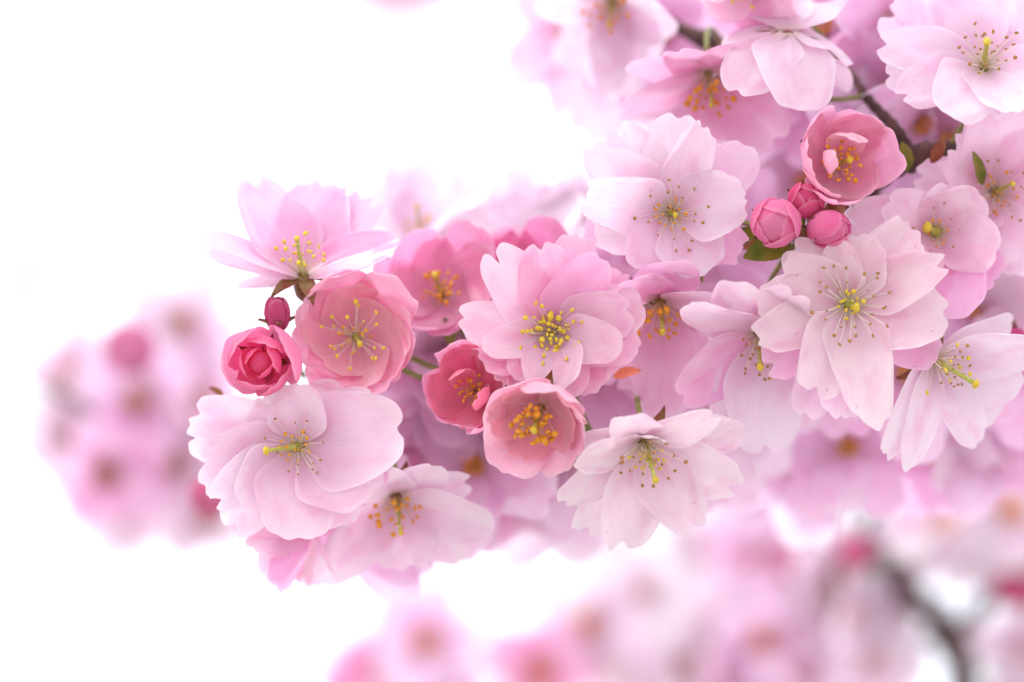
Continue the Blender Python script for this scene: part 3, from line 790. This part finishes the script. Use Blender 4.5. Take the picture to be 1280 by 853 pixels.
# ------------------------------------------------------------------ blossoms further back, from a small set of shared petals
LIB = []
for i in range(10):
    nr = np.random.default_rng(100 + i)
    LIB.append(petal_mesh(az=0, L=.0195, W=.0195 * nr.uniform(.72, .92), e0=0, e1=-10 + nr.uniform(-6, 10), wrap=0, cup=.18, ruff=.035, notch=nr.uniform(.02, .12),
                          cap=nr.uniform(.34, .45), roll=9, frill=.016, nu=13, nv=11, rng=nr))
CLUST = {}
def stamen_cluster(style):
    if style not in CLUST:
        rg = random.Random(5); pieces = []
        for i in range(24):
            a = i * 2.4; th = R(6 + 40 * math.sqrt(i / 24)); L = .0062 * rg.uniform(.8, 1.1)
            d = Vector((math.sin(th) * math.cos(a), math.sin(th) * math.sin(a), math.cos(th)))
            c, f = tube_co([d * .0006, d * L * .5, d * L], [.00018, .00014, .0001], 4, False); pieces.append((c, f, 0))
            c, f = ellipsoid_co(d * L, d, (.00085, .00070, .00092), 6, 4); pieces.append((c, f, 1))
        co, f, fm = join(pieces)
        CLUST[style] = mesh_from('stamen_cluster', co, f, [M['filament_pink'], M['anther_' + style]], None, fm)
    return CLUST[style]

def far_flower(c, axis, tint, label, group, seed, lift=22, n=(6, 6), scale=1.0, style='orange', st_scale=1.0):
    rg = random.Random(seed)
    o, m = root('cherry_blossom', label, 'blossom', P(*c), cv(*axis), group, rg.uniform(0, 6.28))
    for wh in (0, 1):
        for i in range(n[wh]):
            p = link('petal', LIB[rg.randrange(10)], o, shade(tint, 0, .04, rg))
            s = scale * rg.uniform(.9, 1.1) * (1 if wh == 0 else .86)
            el = R(lift * (.35 if wh == 0 else 1.0) + rg.uniform(-9, 9))
            p.matrix_local = Matrix.Translation((0, 0, .0004 * wh)) @ Matrix.Rotation((i + .5 * wh) * 2 * math.pi / n[wh] + rg.uniform(-.25, .25), 4, 'Z') \
                @ Matrix.Rotation(-el, 4, 'Y') @ Matrix.Rotation(rg.uniform(-.2, .2), 4, 'X') @ Matrix.Scale(s, 4)
    s = link('stamen_cluster', stamen_cluster(style), o); s['kind'] = 'stuff'; s.scale = (st_scale,) * 3
    calyx(o); pedicel(o, m)
    return o

# (px, py, dz mm, facing, tint, lift)
G_LEFT = 'separate blossom cluster behind the broad pale bloom'
for i, (x, y, z, ax, tint, lift, lab) in enumerate([
    (172, 500, 262, (.05, -.05, 1), (.960, .770, .920), 20, 'pink blossom facing out in the middle of the separate cluster'),
    (136, 588, 262, (-.1, -.3, 1), (.955, .690, .870), 40, 'deeper pink half-open blossom at the bottom of the separate cluster'),
    (226, 408, 290, (.2, .2, 1), PALE, 20, 'whitish blossom at the top of the separate cluster'),
    (100, 470, 300, (-.5, .2, .8), PALE, 22, 'pale blossom at the outer end of the separate cluster'),
    (92, 545, 300, (-.3, -.5, .8), PALE, 24, 'whitish blossom hanging at the outer end of the separate cluster'),
    (215, 575, 275, (.3, -.2, .9), BLUSH, 22, 'blush blossom where the separate cluster meets the broad pale bloom'),
    (240, 500, 285, (.5, .2, .8), BLUSH, 22, 'blush blossom partly behind the broad pale bloom'),
    (255, 640, 285, (.3, -.5, .8), PALE, 22, 'pale blossom under the edge of the broad pale bloom'),
    (170, 640, 300, (-.2, -.6, .7), PALE, 20, 'pale blossom below the half-open one of the separate cluster')]):
    far_flower((x, y, z), ax, tint, lab, G_LEFT, 200 + i, lift, style='brown', st_scale=.9, n=(5, 4))
bud('large vivid pink bud on top of the separate cluster', (161, 436, 215), (-.2, .5, .8), 32, (.88, .38, .62), seed=61, core=False)
bud('dark pink bud glowing behind the lower edge of the broad pale bloom', (262, 622, 120), (-.3, -.4, .8), 24, (.87, .30, .52), seed=62, core=False)

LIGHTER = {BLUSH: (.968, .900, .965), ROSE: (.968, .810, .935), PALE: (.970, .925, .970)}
G_LOW = 'blossoms massed on the low forked branch'
rg = random.Random(77)
low = [(532, 800, 330, ROSE, 24), (676, 838, 330, (.93, .60, .79), 34), (732, 778, 350, BLUSH, 16), (955, 800, 330, ROSE, 28), (1182, 648, 300, BLUSH, 18), (1262, 636, 300, BLUSH, 20),
       (470, 850, 350, (.93, .58, .78), 40), (800, 740, 360, PALE, 20), (800, 850, 335, BLUSH, 22), (900, 850, 330, ROSE, 30),
       (940, 700, 350, ROSE, 24), (1010, 640, 340, ROSE, 22), (1000, 850, 320, ROSE, 24), (1060, 770, 310, BLUSH, 18), (1090, 830, 315, BLUSH, 20), 
       (1150, 660, 302, BLUSH, 20), (1236, 700, 345, BLUSH, 20), (1036, 716, 330, BLUSH, 20), (1120, 800, 335, PALE, 20), (1290, 700, 320, BLUSH, 20), (930, 620, 370, PALE, 22), (870, 690, 380, PALE, 22),
       (1230, 580, 330, ROSE, 26), (1150, 570, 340, ROSE, 26), (1060, 580, 350, ROSE, 22), (990, 560, 370, BLUSH, 22), (1260, 860, 330, BLUSH, 24), 
       (560, 870, 340, ROSE, 24), (770, 680, 390, PALE, 20), (1040, 752, 345, PALE, 20), (1096, 792, 340, PALE, 20), (985, 832, 340, BLUSH, 20), (1064, 848, 335, PALE, 20), (905, 770, 350, PALE, 20), (1222, 662, 335, BLUSH, 20), (765, 836, 345, BLUSH, 20), (850, 842, 340, PALE, 20), (1120, 730, 350, BLUSH, 20), (1285, 812, 340, PALE, 20)]
names = {BLUSH: 'blush', ROSE: 'rose-pink', PALE: 'whitish'}
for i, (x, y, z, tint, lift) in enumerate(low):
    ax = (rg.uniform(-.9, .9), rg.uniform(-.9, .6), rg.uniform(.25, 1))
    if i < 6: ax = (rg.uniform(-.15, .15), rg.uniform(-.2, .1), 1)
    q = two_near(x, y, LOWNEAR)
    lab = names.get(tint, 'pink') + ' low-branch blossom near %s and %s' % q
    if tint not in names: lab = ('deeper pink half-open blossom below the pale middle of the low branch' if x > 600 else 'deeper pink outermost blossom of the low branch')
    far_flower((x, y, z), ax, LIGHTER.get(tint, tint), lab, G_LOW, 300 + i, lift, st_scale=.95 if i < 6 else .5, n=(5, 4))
for i, (x, y, z, r_, tint) in enumerate([(1068, 690, 300, 22, (.84, .22, .45)), (1262, 738, 300, 20, (.78, .14, .34)), (1290, 745, 296, 18, (.78, .14, .34)), (985, 700, 330, 18, (.88, .36, .58)), (1040, 540, 150, 16, (.88, .36, .58))]):
    bud(['dark pink bud at the fork of the low branch', 'cerise bud on the side twig of the low branch', 'cerise bud at the far end of the low side twig', 'pink bud among the blush blossoms of the low branch',
         'pink bud showing under the large whitish blossom'][i], (x, y, z), (rg.uniform(-.5, .5), rg.uniform(-.6, .3), .7), r_, tint, seed=70 + i, core=False, squash=1.15)

G_MID = 'blossoms filling the spray behind the sharp ones'
mid = [(600, 545, 62, ROSE), (520, 540, 55, (.94, .70, .84)), (560, 600, 66, ROSE), (545, 460, 48, ROSE), (640, 600, 70, (.94, .72, .85)), (690, 620, 80, PALE), (770, 440, 52, ROSE), (770, 530, 60, ROSE), (880, 430, 60, ROSE),
       (880, 520, 66, ROSE), (960, 500, 70, BLUSH), (930, 220, 90, PALE), (980, 180, 80, PALE), (1000, 110, 60, ROSE), (1060, 90, 55, ROSE), (1110, 110, 50, ROSE), (1150, 150, 44, ROSE), (1190, 175, 46, ROSE),
       (1030, 30, 50, BLUSH), (1110, 30, 46, ROSE), (830, 40, 74, ROSE), (800, 90, 90, PALE), (716, 44, 120, (.955, .78, .90)), (1100, 330, 50, BLUSH), (1215, 380, 56, PALE), (1270, 360, 56, ROSE), (1255, 460, 60, ROSE),
       (1230, 560, 90, ROSE), (1170, 560, 90, ROSE), (1290, 520, 80, ROSE), (1060, 560, 90, ROSE), (1000, 580, 100, BLUSH), (525, 425, 44, ROSE), (500, 475, 50, ROSE), (640, 470, 46, ROSE), (735, 470, 46, ROSE), (705, 570, 60, ROSE), (880, 370, 60, ROSE), (930, 330, 70, BLUSH), (470, 450, 56, ROSE), (532, 452, 48, ROSE), (596, 584, 50, ROSE), (690, 305, 76, PALE), (900, 300, 60, ROSE), (780, 350, 56, ROSE),
       (1050, 440, 50, ROSE), (1130, 470, 50, ROSE), (460, 650, 50, ROSE), (870, 560, 90, BLUSH), (1010, 230, 70, PALE)]
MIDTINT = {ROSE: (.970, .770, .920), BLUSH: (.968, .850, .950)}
mname = {ROSE: 'rose-pink', BLUSH: 'blush', PALE: 'whitish'}
rg = random.Random(99)
for i, (x, y, z, tint) in enumerate(mid):
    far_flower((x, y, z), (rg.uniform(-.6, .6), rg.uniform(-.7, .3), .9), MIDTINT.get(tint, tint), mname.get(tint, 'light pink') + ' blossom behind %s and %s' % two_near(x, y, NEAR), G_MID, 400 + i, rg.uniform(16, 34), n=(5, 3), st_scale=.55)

# a few lone blossoms of the next bough, far beyond
far_branch = branch('distant thin bough with a few lone blossoms beyond the separate cluster', [(-160, 200, 1500), (-40, 260, 1500), (20, 300, 1480), (60, 345, 1460)], .0016, .0008)
for i, (x, y, z) in enumerate([(4, 288, 1480), (56, 346, 1460), (-8, 380, 1480)]):
    far_flower((x, y, z), (.1, -.1, 1), ROSE, 'lone pink blossom on the distant thin bough', 'lone blossoms on the distant bough', 500 + i, 26)
high_branch = branch('distant bough crossing above the bright sky with hanging blossoms', [(300, -260, 1000), (420, -120, 950), (500, -60, 900), (620, -60, 880), (720, -80, 860)], .002, .001)
for i, (x, y, z) in enumerate([(490, -10, 900), (450, -40, 900), (540, -30, 900), (650, -20, 880)]):
    far_flower((x, y, z), (.1, -.6, .8), BLUSH, 'pale blossom hanging from the bough that crosses above the sky', 'blossoms hanging from the high bough', 520 + i, 26)
